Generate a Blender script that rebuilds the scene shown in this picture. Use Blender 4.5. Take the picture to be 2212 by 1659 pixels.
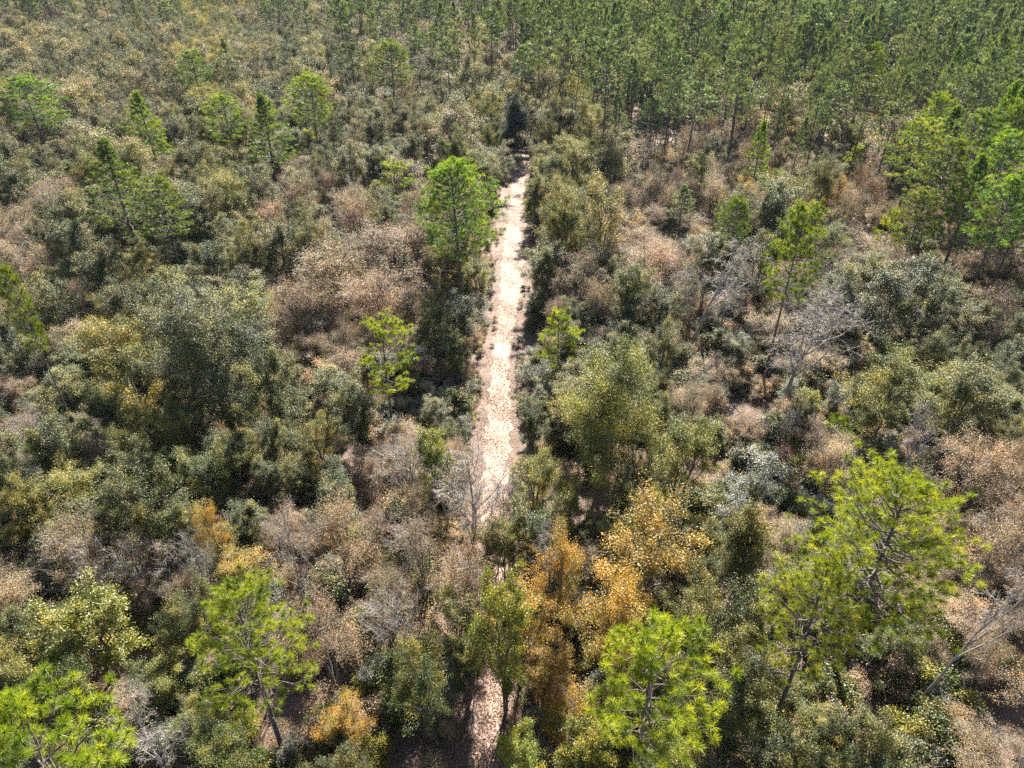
import bpy, math, random
import numpy as np
from mathutils import Vector

for o in list(bpy.data.objects):
    bpy.data.objects.remove(o)
scene = bpy.context.scene
C = scene.collection
R_ = math.radians

# ------------------------------------------------------------------ camera, sky, sun, exposure
CAM_H, PITCH = 38.0, R_(34.1)
cam_d = bpy.data.cameras.new("camera")
cam_d.sensor_width, cam_d.lens = 36.0, 24.0
cam_d.clip_start, cam_d.clip_end = 0.5, 5000
cam = bpy.data.objects.new("camera", cam_d)
C.objects.link(cam)
cam.location = (0, 0, CAM_H)
cam.rotation_euler = (R_(90) - PITCH, 0, 0)
scene.camera = cam

SUN_EL, SUN_AZ = R_(40), R_(9)            # azimuth: clockwise from straight ahead (+Y)
world = bpy.data.worlds.new("World")
scene.world = world
world.use_nodes = True
wn = world.node_tree.nodes
sky = wn.new("ShaderNodeTexSky")
sky.sky_type = 'NISHITA'
sky.sun_disc = False
sky.sun_elevation, sky.sun_rotation = SUN_EL, SUN_AZ
bg = wn["Background"]
world.node_tree.links.new(sky.outputs[0], bg.inputs[0])
bg.inputs[1].default_value = 0.05

sun_d = bpy.data.lights.new("sun", 'SUN')
sun_d.energy, sun_d.angle, sun_d.color = 5.0, R_(0.5), (1.0, 0.93, 0.80)
sun = bpy.data.objects.new("sun", sun_d)
C.objects.link(sun)
sd = Vector((math.cos(SUN_EL) * math.sin(SUN_AZ), math.cos(SUN_EL) * math.cos(SUN_AZ), math.sin(SUN_EL)))
sun.rotation_euler = sd.to_track_quat('Z', 'Y').to_euler()
sun.location = sd * 300

scene.view_settings.view_transform = 'Standard'
scene.view_settings.look = 'None'
scene.view_settings.gamma = 1.0
scene.view_settings.exposure = 1.95
cy = scene.cycles
cy.max_bounces, cy.diffuse_bounces, cy.glossy_bounces = 6, 4, 2
cy.transmission_bounces, cy.transparent_max_bounces = 4, 4
cy.caustics_reflective = cy.caustics_refractive = False
cy.sample_clamp_indirect = 4.0
cy.use_denoising = False

# ------------------------------------------------------------------ picture <-> ground (2212 x 1659 picture units)
F_, CX, CY = 1475.0, 1106.0, 829.5
cP, sP = math.cos(PITCH), math.sin(PITCH)
def at(px, py, z=0.0):
    a, b = (px - CX) / F_, (py - CY) / F_
    dy, dz = cP - b * sP, -(sP + b * cP)
    t = (z - CAM_H) / dz
    return a * t, dy * t
def project(x, y, z):
    w = y * cP - (z - CAM_H) * sP
    return CX + F_ * x / w, CY + F_ * (-y * sP - (z - CAM_H) * cP) / w, w

# ------------------------------------------------------------------ materials
def new_mat(name):
    m = bpy.data.materials.new(name)
    m.use_nodes = True
    nt = m.node_tree
    nt.nodes.clear()
    out = nt.nodes.new("ShaderNodeOutputMaterial")
    return m, nt, out
def leaf_mat(name, cols, transl=0.45, gloss=0.5, rough=0.4, tcol=(1.25, 1.2, 0.55), var=0.25, hue=0.014):
    """cols: three leaf colours; each leaf picks its own by its tint, each tree shifts a little."""
    m, nt, out = new_mat(name)
    N, L = nt.nodes.new, nt.links.new
    at_ = N("ShaderNodeAttribute"); at_.attribute_name = "tint"
    ramp = N("ShaderNodeValToRGB")
    e = ramp.color_ramp.elements
    e[0].position, e[0].color = 0.0, (*cols[0], 1)
    e[1].position, e[1].color = 1.0, (*cols[2], 1)
    k = e.new(0.5); k.color = (*cols[1], 1)
    L(at_.outputs["Fac"], ramp.inputs[0])
    oi = N("ShaderNodeObjectInfo")
    hsv = N("ShaderNodeHueSaturation")
    mr = N("ShaderNodeMapRange"); mr.inputs[3].default_value, mr.inputs[4].default_value = 1 - var, 1 + var
    L(oi.outputs["Random"], mr.inputs[0]); L(mr.outputs[0], hsv.inputs["Value"])
    fr = N("ShaderNodeMath"); fr.operation = 'MULTIPLY'; fr.inputs[1].default_value = 7.31
    L(oi.outputs["Random"], fr.inputs[0])
    fr2 = N("ShaderNodeMath"); fr2.operation = 'FRACT'; L(fr.outputs[0], fr2.inputs[0])
    mh = N("ShaderNodeMapRange"); mh.inputs[3].default_value, mh.inputs[4].default_value = 0.5 - hue, 0.5 + hue
    L(fr2.outputs[0], mh.inputs[0]); L(mh.outputs[0], hsv.inputs["Hue"])
    L(ramp.outputs[0], hsv.inputs["Color"])
    dif = N("ShaderNodeBsdfDiffuse"); L(hsv.outputs[0], dif.inputs[0])
    tr = N("ShaderNodeBsdfTranslucent")
    mx = N("ShaderNodeMix"); mx.data_type = 'RGBA'; mx.blend_type = 'MULTIPLY'; mx.inputs[0].default_value = 1
    L(hsv.outputs[0], mx.inputs[6]); mx.inputs[7].default_value = (*tcol, 1)
    L(mx.outputs[2], tr.inputs[0])
    m1 = N("ShaderNodeMixShader"); m1.inputs[0].default_value = transl
    L(dif.outputs[0], m1.inputs[1]); L(tr.outputs[0], m1.inputs[2])
    gl = N("ShaderNodeBsdfGlossy"); gl.inputs["Roughness"].default_value = rough + 0.22
    gl.inputs["Color"].default_value = (1, 1, 1, 1)
    fz = N("ShaderNodeFresnel"); fz.inputs[0].default_value = 1.4
    fm = N("ShaderNodeMath"); fm.operation = 'MULTIPLY'; fm.inputs[1].default_value = gloss * 0.15
    L(fz.outputs[0], fm.inputs[0])
    m2 = N("ShaderNodeMixShader"); L(fm.outputs[0], m2.inputs[0])
    L(m1.outputs[0], m2.inputs[1]); L(gl.outputs[0], m2.inputs[2])
    L(m2.outputs[0], out.inputs[0])
    return m
def bark_mat(name, c0, c1, rough=0.85):
    m, nt, out = new_mat(name)
    N, L = nt.nodes.new, nt.links.new
    tc = N("ShaderNodeTexCoord")
    mp = N("ShaderNodeMapping"); mp.inputs["Scale"].default_value = (6, 6, 1.6)
    L(tc.outputs["Object"], mp.inputs[0])
    no = N("ShaderNodeTexNoise"); no.inputs["Scale"].default_value = 1.7; no.inputs["Detail"].default_value = 5
    L(mp.outputs[0], no.inputs["Vector"])
    ramp = N("ShaderNodeValToRGB")
    e = ramp.color_ramp.elements
    e[0].position, e[0].color = 0.33, (*c0, 1)
    e[1].position, e[1].color = 0.68, (*c1, 1)
    L(no.outputs[0], ramp.inputs[0])
    p = N("ShaderNodeBsdfPrincipled"); p.inputs["Roughness"].default_value = rough
    L(ramp.outputs[0], p.inputs["Base Color"])
    L(p.outputs[0], out.inputs[0])
    return m
M = {
 'evergreen': leaf_mat("evergreen_oak_leaf", [(0.036, 0.058, 0.012), (0.085, 0.105, 0.018), (0.25, 0.205, 0.026)], 0.24, 0.5, 0.38),
 'olive': leaf_mat("olive_oak_leaf", [(0.075, 0.100, 0.014), (0.19, 0.185, 0.020), (0.40, 0.32, 0.035)], 0.32, 0.45, 0.4),
 'gold': leaf_mat("golden_oak_leaf", [(0.17, 0.16, 0.02), (0.42, 0.29, 0.03), (0.58, 0.33, 0.035)], 0.38, 0.5, 0.42, (1.2, 1.05, 0.6)),
 'lime': leaf_mat("yellow_green_leaf", [(0.11, 0.15, 0.010), (0.23, 0.25, 0.012), (0.38, 0.30, 0.02)], 0.5, 0.6, 0.38),
 'tan': leaf_mat("tan_leaf", [(0.085, 0.095, 0.028), (0.215, 0.19, 0.055), (0.38, 0.29, 0.095)], 0.30, 0.55, 0.42, (1.2, 1.1, 0.7), 0.42, 0.022),
 'brown': leaf_mat("brown_leaf", [(0.22, 0.18, 0.10), (0.38, 0.28, 0.155), (0.52, 0.31, 0.125)], 0.28, 0.4, 0.5, (1.15, 1.0, 0.75), 0.32, 0.014),
 'silver': leaf_mat("silvery_leaf", [(0.11, 0.13, 0.09), (0.20, 0.22, 0.16), (0.30, 0.30, 0.23)], 0.35, 0.6, 0.45, (1.1, 1.1, 0.8)),
 'red': leaf_mat("red_leaf", [(0.25, 0.05, 0.04), (0.32, 0.07, 0.06), (0.3, 0.12, 0.08)], 0.4, 0.4, 0.45, (1.2, 0.9, 0.8)),
 'pine': leaf_mat("pine_needle", [(0.11, 0.165, 0.012), (0.24, 0.30, 0.014), (0.42, 0.44, 0.035)], 0.5, 0.55, 0.36, (1.3, 1.25, 0.4), 0.15, 0.012),
 'midpine': leaf_mat("deep_green_needle", [(0.055, 0.110, 0.014), (0.13, 0.21, 0.016), (0.30, 0.34, 0.03)], 0.5, 0.55, 0.36, (1.3, 1.25, 0.4), 0.25, 0.02),
 'farpine': leaf_mat("plantation_needle", [(0.055, 0.085, 0.040), (0.130, 0.17, 0.072), (0.29, 0.31, 0.14)], 0.36, 0.7, 0.36, (1.2, 1.25, 0.55), 0.2, 0.025),
 'cedar': leaf_mat("cedar_leaf", [(0.018, 0.036, 0.022), (0.032, 0.052, 0.026), (0.055, 0.075, 0.03)], 0.25, 0.4, 0.5),
}
BK = {
 'pine': bark_mat("pine_bark", (0.05, 0.042, 0.038), (0.15, 0.12, 0.105)),
 'dark': bark_mat("oak_bark", (0.055, 0.048, 0.042), (0.16, 0.145, 0.13)),
 'grey': bark_mat("grey_bark", (0.17, 0.155, 0.145), (0.38, 0.35, 0.33)),
 'pale': bark_mat("pale_twig", (0.28, 0.25, 0.23), (0.44, 0.40, 0.38), 0.7),
}

# ------------------------------------------------------------------ mesh helpers
def mesh_of(name, V, polys_n, idx, mats, midx=None, tint=None, smooth=False):
    """V (n,3); polys_n: vertices per polygon; idx: flat corner list."""
    me = bpy.data.meshes.new(name)
    V = np.asarray(V, np.float32); idx = np.asarray(idx, np.int32); polys_n = np.asarray(polys_n, np.int32)
    me.vertices.add(len(V)); me.vertices.foreach_set("co", V.ravel())
    me.loops.add(len(idx)); me.loops.foreach_set("vertex_index", idx)
    me.polygons.add(len(polys_n))
    st = np.concatenate([[0], np.cumsum(polys_n)[:-1]]).astype(np.int32)
    me.polygons.foreach_set("loop_start", st)
    for m in mats: me.materials.append(m)
    if midx is not None: me.polygons.foreach_set("material_index", np.asarray(midx, np.int32))
    if smooth: me.polygons.foreach_set("use_smooth", np.ones(len(polys_n), bool))
    if tint is not None:
        a = me.attributes.new("tint", 'FLOAT', 'POINT'); a.data.foreach_set("value", np.asarray(tint, np.float32))
    me.update(calc_edges=True)
    return me
class Bag:
    """collects leaf quads, needles and tapered branch pieces."""
    def __init__(s): s.V, s.n, s.I, s.m, s.t, s.k = [], [], [], [], [], 0
    def add(s, V, sides, idx, mat, tint):
        s.V.append(V); s.n.append(np.full(len(idx) // sides, sides)); s.I.append(np.asarray(idx).ravel() + s.k)
        s.m.append(np.full(len(idx) // sides, mat)); s.t.append(tint); s.k += len(V)
    def build(s, name, mats, smooth=False):
        return mesh_of(name, np.concatenate(s.V), np.concatenate(s.n), np.concatenate(s.I), mats, np.concatenate(s.m), np.concatenate(s.t), smooth)
def frame(d):
    d = d / np.maximum(np.linalg.norm(d, axis=1, keepdims=True), 1e-9)
    h = np.where(np.abs(d[:, 2:3]) > 0.9, np.array([[1.0, 0, 0]]), np.array([[0, 0, 1.0]]))
    u = np.cross(h, d); u /= np.linalg.norm(u, axis=1, keepdims=True)
    return d, u, np.cross(d, u)
def add_segments(bag, segs, sides, mat):
    if not segs: return
    A = np.array([s[0] for s in segs], float); B = np.array([s[1] for s in segs], float)
    r = np.array([[s[2], s[3]] for s in segs])
    d, u, v = frame(B - A)
    ang = np.arange(sides) * 2 * np.pi / sides
    ring = np.cos(ang)[None, :, None] * u[:, None] + np.sin(ang)[None, :, None] * v[:, None]
    P0 = A[:, None] + ring * r[:, 0, None, None]; P1 = B[:, None] + ring * r[:, 1, None, None]
    V = np.concatenate([P0, P1], 1)
    k = np.arange(sides); k2 = (k + 1) % sides
    q = np.stack([k, k2, k2 + sides, k + sides], 1)
    idx = (np.arange(len(segs)) * 2 * sides)[:, None, None] + q[None]
    bag.add(V.reshape(-1, 3), 4, idx.ravel(), mat, np.full(len(segs) * 2 * sides, 0.5))
def add_leaves(bag, P, size, rng, mat, tint, up=0.5, aspect=0.55):
    n = len(P)
    nrm = rng.normal(size=(n, 3)); nrm[:, 2] = np.abs(nrm[:, 2]) + up
    d, u, v = frame(nrm)
    a = rng.uniform(0, 2 * np.pi, n)[:, None]
    ax = np.cos(a) * u + np.sin(a) * v; bx = -np.sin(a) * u + np.cos(a) * v
    L = (size * 1.2 * rng.uniform(0.6, 1.35, n))[:, None]
    w = L * aspect
    fold = d * L * 0.10
    V = np.stack([P - ax * L * .5, P + bx * w * .5 + fold, P + ax * L * .5, P - bx * w * .5 + fold], 1)
    idx = np.arange(n * 4)
    bag.add(V.reshape(-1, 3), 4, idx, mat, np.repeat(tint, 4))
def bez(a, b, c, n):
    t = np.linspace(0, 1, n + 1)[:, None]
    return (1 - t) ** 2 * a + 2 * t * (1 - t) * b + t * t * c
def chain(segs, pts, r0, r1):
    n = len(pts) - 1
    for i in range(n):
        segs.append((pts[i], pts[i + 1], r0 + (r1 - r0) * i / n, r0 + (r1 - r0) * (i + 1) / n))

# ------------------------------------------------------------------ broadleaf tree: trunk, limbs, branches, twigs, leaves
def grow(seed, H, R, base=0.3, stems=1, limbs=9, subs=5, tips=4, per_tip=60, leaf=0.12, r_tr=0.14, spread=0.26,
         fine=0, lean=0.0, droop=0.0, up=0.9, flat=1.0, keep=1.0, twig_r=0.010):
    """returns (wood segments, twig segments, leaf positions, tint)."""
    rng = np.random.default_rng(seed)
    wood, twig, P, T = [], [], [], []
    zc = H * (base + 1) / 2; rz = H * (1 - base) / 2 * flat
    ph = rng.uniform(0, 6.28, 3)
    def rad(a): return R * (0.86 + 0.16 * math.sin(2 * a + ph[0]) + 0.12 * math.sin(3 * a + ph[1]) + 0.09 * math.sin(5 * a + ph[2]))
    for s in range(stems):
        az = 2.4 * s + ph[0]
        off = (R * 0.38 if stems > 1 else R * 0.08 + lean)
        top = np.array([math.cos(az) * off, math.sin(az) * off, H * rng.uniform(0.80, 0.92)])
        if lean: top[:2] = (lean, rng.normal() * 0.3)
        b0 = np.array([math.cos(az), math.sin(az), 0]) * (0.12 * (stems > 1))
        tr = bez(b0, np.array([b0[0] + rng.normal() * .12 * R, b0[1] + rng.normal() * .12 * R, H * .45]), top, 9)
        tr[1:-1, :2] += rng.normal(size=(8, 2)) * 0.03 * R * 0.6
        chain(wood, tr, r_tr, r_tr * 0.22)
        nl = max(3, limbs // stems)
        for k in range(nl):
            f = (k + rng.uniform(0.1, 0.9)) / nl
            a = k * 2.4 + rng.uniform(-.5, .5) + az
            hb = base * 0.75 + (0.86 - base * 0.75) * f * 0.85
            i = min(int(hb / 0.9 * 9), 8)
            st = tr[i]
            el = -0.25 + 1.65 * f + rng.uniform(-.25, .25)
            el = min(el, 1.45)
            rr = rad(a) * rng.uniform(0.52, 1.12)
            end = np.array([tr[5][0] * .5 + math.cos(a) * math.cos(el) * rr, tr[5][1] * .5 + math.sin(a) * math.cos(el) * rr, zc + math.sin(el) * rz * rng.uniform(0.8, 1.1)])
            if lean: end[0] += lean * .8
            mid = (st + end) / 2 + np.array([0, 0, 0.10 * H * (0.3 if droop else 0.8)]) * rng.uniform(-.2, .8) + rng.normal(size=3) * 0.08 * R
            lb = bez(st, mid, end, 6)
            lb[1:-1] += rng.normal(size=(5, 3)) * 0.035 * R
            rl = r_tr * (0.50 - 0.25 * f)
            chain(wood, lb, rl, rl * 0.30)
            lt = rng.normal() * 0.24; lk = rng.uniform(0.35, 1.3)
            for j in range(subs):
                t = 0.30 + 0.7 * (j + rng.uniform(0.2, 0.9)) / subs
                p = lb[min(int(t * 6), 6)]
                dr = rng.normal(size=3) + np.array([math.cos(a), math.sin(a), 0.55]) * 0.9
                dr[2] -= droop
                dr /= np.linalg.norm(dr)
                ln = R * rng.uniform(0.20, 0.44)
                sb = bez(p, p + dr * ln * .5 + rng.normal(size=3) * .12 * ln, p + dr * ln, 3)
                chain(wood if rl > .03 else twig, sb, rl * 0.30, twig_r * 1.5)
                ct = lt + rng.normal() * 0.12; sk = 0.0 if rng.random() < .16 else rng.uniform(.6, 1.4) * lk
                for q in range(tips):
                    t2 = 0.25 + 0.75 * (q + 1) / tips
                    p2 = sb[min(int(t2 * 3), 3)]
                    d2 = dr * 0.6 + rng.normal(size=3) * 0.75 + np.array([0, 0, 0.25 - droop * .5])
                    d2 /= np.linalg.norm(d2)
                    l2 = ln * rng.uniform(0.35, 0.75)
                    e2 = p2 + d2 * l2
                    m2 = (p2 + e2) / 2 + rng.normal(size=3) * 0.08 * l2
                    twig.append((p2, m2, twig_r * 1.3, twig_r)); twig.append((m2, e2, twig_r, twig_r * .55))
                    for g in range(fine):
                        s0 = p2 + (e2 - p2) * rng.uniform(0.2, 1)
                        d3 = d2 * 0.8 + rng.normal(size=3) * 0.7 + np.array([0, 0, .2])
                        d3 /= np.linalg.norm(d3)
                        e3 = s0 + d3 * l2 * rng.uniform(0.4, 0.9)
                        twig.append((s0, e3, twig_r * .75, twig_r * .4))
                        for _ in range(2):
                            s4 = s0 + (e3 - s0) * rng.uniform(.3, .95)
                            d4 = d3 + rng.normal(size=3) * .7; d4 /= np.linalg.norm(d4)
                            twig.append((s4, s4 + d4 * l2 * .38, twig_r * .5, twig_r * .3))
                    n = int(per_tip * 2.3 * sk * rng.uniform(0.5, 1.4)) if rng.random() < keep else 0
                    if n:
                        tt = rng.uniform(0.1, 1.1, n)[:, None]
                        P.append(p2 + (e2 - p2) * tt + rng.normal(size=(n, 3)) * spread * np.array([1, 1, .75]))
                        T.append(np.clip(0.42 + ct + rng.normal() * 0.08 + rng.normal(size=n) * 0.20, 0, 1))
    P = np.concatenate(P) if P else np.zeros((0, 3)); T = np.concatenate(T) if T else np.zeros(0)
    ok = P[:, 2] > 0.05
    return wood, twig, P[ok], T[ok], rng, leaf, up
PROTO = {}     # name -> (trunk mesh, crown mesh, joined mesh, H, R)
def finish(name, wood, twig, P, T, rng, leaf, up, H, R, lm, bm, twig_in_crown=False, tb=None):
    a, b, j = Bag(), Bag(), Bag()
    add_segments(a, wood, 6, 0); add_segments(j, wood, 5, 0)
    tgt = b if twig_in_crown else a
    add_segments(tgt, twig, 3, 1 if twig_in_crown else 0); add_segments(j, twig, 3, 2 if twig_in_crown else 0)
    if len(P):
        rs = rng.bit_generator.state
        add_leaves(b, P, leaf, rng, 0, T, up); rng.bit_generator.state = rs; add_leaves(j, P, leaf, rng, 1, T, up)
    tm = tb or bm
    PROTO[name] = (a.build(name + "_trunk", [bm]), b.build(name + "_crown", [lm, tm]), j.build(name + "_whole", [bm, lm, tm]), H, R)
def broad(name, lm, bm, H, R, tw=False, tb=None, **kw):
    w, t, P, T, rng, leaf, up = grow(H=H, R=R, **kw)
    finish(name, w, t, P, T, rng, leaf, up, H, R, lm, bm, tw, tb)

# ------------------------------------------------------------------ pine: straight trunk, whorled boughs, needle tufts at the twig ends
def pine(name, seed, H, R, crown=0.5, boughs=34, subs=4, needles=46, nl=0.27, nw=0.013, r_tr=0.15, mat=None, tier=False, top_round=True, dead=6, lean=0.3, inner=1):
    rng = np.random.default_rng(seed)
    wood, twig, tuft, tdir, tt = [], [], [], [], []
    n = 12
    zz = np.linspace(0, H, n + 1)
    ph = rng.uniform(0, 6.28)
    tr = np.stack([np.sin(zz / H * 2.1 + ph) * .10 - math.sin(ph) * .10 + lean * (zz / H) ** 2 * math.cos(ph), np.cos(zz / H * 1.7 + ph) * .10 - math.cos(ph) * .10 + lean * (zz / H) ** 2 * math.sin(ph), zz], 1)
    for i in range(n):
        f0, f1 = i / n, (i + 1) / n
        wood.append((tr[i], tr[i + 1], r_tr * (1 - f0 * .86), r_tr * (1 - f1 * .86)))
    def ax(z): return np.array([np.interp(z, zz, tr[:, 0]), np.interp(z, zz, tr[:, 1]), z])
    zb = H * (1 - crown)
    side = rng.uniform(0, 6.28)
    for k in range(boughs):
        f = (k + rng.uniform(0, 1)) / boughs
        if tier: f = (math.floor(f * tier) + rng.uniform(0.0, 0.38)) / tier
        z = zb + (H - zb) * f * 0.97
        a = k * 2.39996 + rng.uniform(-.45, .45)
        prof = (math.sin(math.pi * (0.20 + 0.74 * f)) ** 0.8 if top_round else (1.02 - f) ** .85 * (0.75 + 0.25 * min(1, f * 5)))
        ln = R * max(prof, .14) * rng.uniform(0.68, 1.12) * (1 + .18 * math.cos(a - side))
        el = -0.12 + 0.95 * f + rng.uniform(-.14, .2)
        dr = np.array([math.cos(a) * math.cos(el), math.sin(a) * math.cos(el), math.sin(el)])
        st = ax(z)
        end = st + dr * ln + np.array([0, 0, .16 * ln])
        bb = bez(st, st + dr * ln * .55 - np.array([0, 0, .04 * ln]), end, 5)
        bb[1:-1] += rng.normal(size=(4, 3)) * .03 * ln
        rb = 0.012 + 0.012 * ln
        chain(wood, bb, rb, 0.010)
        bt = rng.normal() * .17
        m = max(2, int(round(subs * (0.5 + .6 * ln / R) + rng.uniform(-.5, .5))))
        ends = [(bb[4], end)]
        for j in range(m):
            t = 0.34 + 0.62 * (j + rng.uniform(.1, .9)) / m
            p = bb[0] + (bb[-1] - bb[0]) * 0; ii = min(int(t * 5), 4); p = bb[ii] + (bb[ii + 1] - bb[ii]) * (t * 5 - ii)
            sg = 1 if j % 2 else -1
            sdv = np.cross(dr, [0, 0, 1]); sdv /= np.linalg.norm(sdv) + 1e-9
            d2 = dr * .65 + sdv * sg * rng.uniform(.4, 1.0) + np.array([0, 0, rng.uniform(.05, .65)])
            d2 /= np.linalg.norm(d2)
            l2 = ln * rng.uniform(.18, .40) + .12
            e2 = p + d2 * l2 + np.array([0, 0, .1 * l2])
            twig.append((p, e2, .010, .008)); ends.append((p, e2))
            for _ in range(inner):
                d3 = d2 + rng.normal(size=3) * .55 + np.array([0, 0, .3]); d3 /= np.linalg.norm(d3)
                p3 = p + (e2 - p) * rng.uniform(.3, .8); e3 = p3 + d3 * l2 * .6
                twig.append((p3, e3, .007, .006)); ends.append((p3, e3))
        for p, e in ends:
            d = e - p; d /= np.linalg.norm(d) + 1e-9
            d = d + np.array([0, 0, .35]); d /= np.linalg.norm(d)
            tuft.append(e); tdir.append(d); tt.append(np.clip(.48 + bt + rng.normal() * .14, 0, 1))
    tuft.append(ax(H)); tdir.append(np.array([0, 0, 1.0])); tt.append(.6)
    for k in range(dead):                                       # dead stubs and bare lower boughs
        z = zb * rng.uniform(.55, 1.0); a = rng.uniform(0, 6.28); ln = R * rng.uniform(.25, .6)
        st = ax(z); d = np.array([math.cos(a), math.sin(a), rng.uniform(-.2, .35)])
        e = st + d * ln
        chain(twig, bez(st, st + d * ln * .5 + [0, 0, .1], e, 3), .018, .006)
    tuft, tdir, tt = np.array(tuft), np.array(tdir), np.array(tt)
    K = len(tuft)
    d = np.repeat(tdir, needles, 0); P = np.repeat(tuft, needles, 0)
    nn = len(P)
    v = rng.normal(size=(nn, 3)); v /= np.linalg.norm(v, axis=1, keepdims=True)
    nd = d * rng.uniform(.15, 1.0, (nn, 1)) + v * .85; nd /= np.linalg.norm(nd, axis=1, keepdims=True)
    P = P - d * (rng.uniform(0, 1, (nn, 1)) ** 1.3) * nl * .75
    L = nl * rng.uniform(.72, 1.12, (nn, 1))
    _, u, w = frame(nd)
    a = rng.uniform(0, 6.28, (nn, 1)); sdv = (np.cos(a) * u + np.sin(a) * w) * nw * .75
    tip = P + nd * L - np.array([0, 0, 1]) * L * .10
    V = np.stack([P - sdv, P + sdv, tip + sdv * .35, tip - sdv * .35], 1).reshape(-1, 3)
    tint = np.repeat(np.clip(np.repeat(tt, needles) + rng.normal(size=nn) * .13, 0, 1), 4)
    A, B, J = Bag(), Bag(), Bag()
    add_segments(A, wood, 7, 0); add_segments(A, twig, 3, 0); add_segments(J, wood, 5, 0); add_segments(J, twig, 3, 0)
    B.add(V, 4, np.arange(nn * 4), 0, tint); J.add(V, 4, np.arange(nn * 4), 1, tint)
    PROTO[name] = (A.build(name + "_trunk", [BK['pine']]), B.build(name + "_crown", [mat]), J.build(name + "_whole", [BK['pine'], mat]), H, R)

# ------------------------------------------------------------------ the kinds of tree
for i in range(4):
    broad(f"evergreen{i}", M['evergreen'], BK['dark'], 10, 3.6, seed=11 + i, base=.22, stems=[1, 2, 1, 3][i], limbs=12, subs=6, tips=4, per_tip=84, leaf=.085, spread=.21)
    broad(f"olive{i}", M['olive'], BK['dark'], 10, 3.6, seed=31 + i, base=.25, stems=[1, 1, 2, 3][i], limbs=12, subs=6, tips=4, per_tip=74, leaf=.085, spread=.21)
    broad(f"brown{i}", M['brown'], BK['dark'], 9, 3.6, seed=51 + i, tw=True, tb=BK['pale'], base=.34, stems=[2, 3, 4, 3][i], limbs=15, subs=6, tips=4, per_tip=22, leaf=.085, spread=.25, fine=2, twig_r=.008, r_tr=.12)
    broad(f"bare{i}", M['brown'], BK['grey'], 10, 3.4, seed=71 + i, tw=True, tb=BK['pale'], base=.26, stems=[1, 1, 2, 1][i], limbs=11, subs=5, tips=4, per_tip=6, leaf=.09, spread=.2, fine=4, r_tr=.13, twig_r=.009, keep=.35)
    broad(f"tan{i}", M['tan'], BK['dark'], 10, 3.5, seed=91 + i, base=.2, stems=[1, 2, 1, 2][i], limbs=12, subs=5, tips=4, per_tip=60, leaf=.105, spread=.24)
for i in range(3):
    broad(f"gold{i}", M['gold'], BK['dark'], 10, 3.6, seed=111 + i, tw=True, tb=BK['grey'], base=.28, stems=[1, 2, 1][i], limbs=12, subs=6, tips=4, per_tip=44, leaf=.095, spread=.22, fine=1)
    broad(f"silver{i}", M['silver'], BK['grey'], 3, 1.5, seed=131 + i, tw=True, tb=BK['grey'], base=.1, stems=4, limbs=12, subs=4, tips=4, per_tip=22, leaf=.075, spread=.14, r_tr=.035, fine=1, twig_r=.007)
    broad(f"bush{i}", M['evergreen'], BK['dark'], 3, 1.5, seed=141 + i, base=.08, stems=3, limbs=12, subs=4, tips=4, per_tip=32, leaf=.10, spread=.17, r_tr=.035)
    broad(f"brush{i}", M['brown'], BK['dark'], 2.4, 1.5, seed=151 + i, tw=True, tb=BK['pale'], base=.05, stems=4, limbs=12, subs=4, tips=4, per_tip=12, leaf=.09, spread=.18, r_tr=.025, fine=2, twig_r=.007)
    broad(f"greenbrush{i}", M['olive'], BK['dark'], 2.4, 1.4, seed=161 + i, base=.05, stems=4, limbs=12, subs=4, tips=3, per_tip=26, leaf=.09, spread=.17, r_tr=.025)
broad("wideevergreen0", M['evergreen'], BK['grey'], 13, 6.6, seed=301, base=.25, stems=2, limbs=22, subs=9, tips=5, per_tip=84, leaf=.088, spread=.27, r_tr=.26)
broad("wideolive0", M['olive'], BK['dark'], 12, 5.6, seed=303, base=.3, stems=3, limbs=21, subs=8, tips=5, per_tip=70, leaf=.088, spread=.26, r_tr=.2)
broad("lime0", M['lime'], BK['dark'], 10, 2.9, seed=171, base=.16, stems=2, limbs=15, subs=6, tips=4, per_tip=70, leaf=.10, spread=.20)
broad("red0", M['red'], BK['dark'], 2.2, 1.0, seed=181, tw=True, tb=BK['dark'], base=.05, stems=4, limbs=8, subs=4, tips=3, per_tip=12, leaf=.08, spread=.14, r_tr=.02, fine=1)
broad("feather0", M['olive'], BK['dark'], 9, 2.2, seed=191, base=.2, limbs=20, subs=6, tips=4, per_tip=34, leaf=.10, spread=.18, droop=.3)
broad("cedar0", M['cedar'], BK['dark'], 11, 2.6, seed=201, base=.03, limbs=34, subs=5, tips=4, per_tip=60, leaf=.10, spread=.25, droop=.2)
broad("leanbare0", M['brown'], BK['grey'], 11, 3.4, seed=211, tw=True, tb=BK['pale'], base=.42, limbs=11, subs=6, tips=4, per_tip=4, leaf=.10, spread=.2, fine=5, r_tr=.17, twig_r=.010, keep=.3, lean=2.2)
broad("leanbare1", M['brown'], BK['grey'], 13, 2.6, seed=215, tw=True, tb=BK['pale'], base=.6, limbs=9, subs=5, tips=4, per_tip=4, leaf=.10, spread=.2, fine=4, r_tr=.15, twig_r=.010, keep=.3, lean=3.2)
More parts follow.
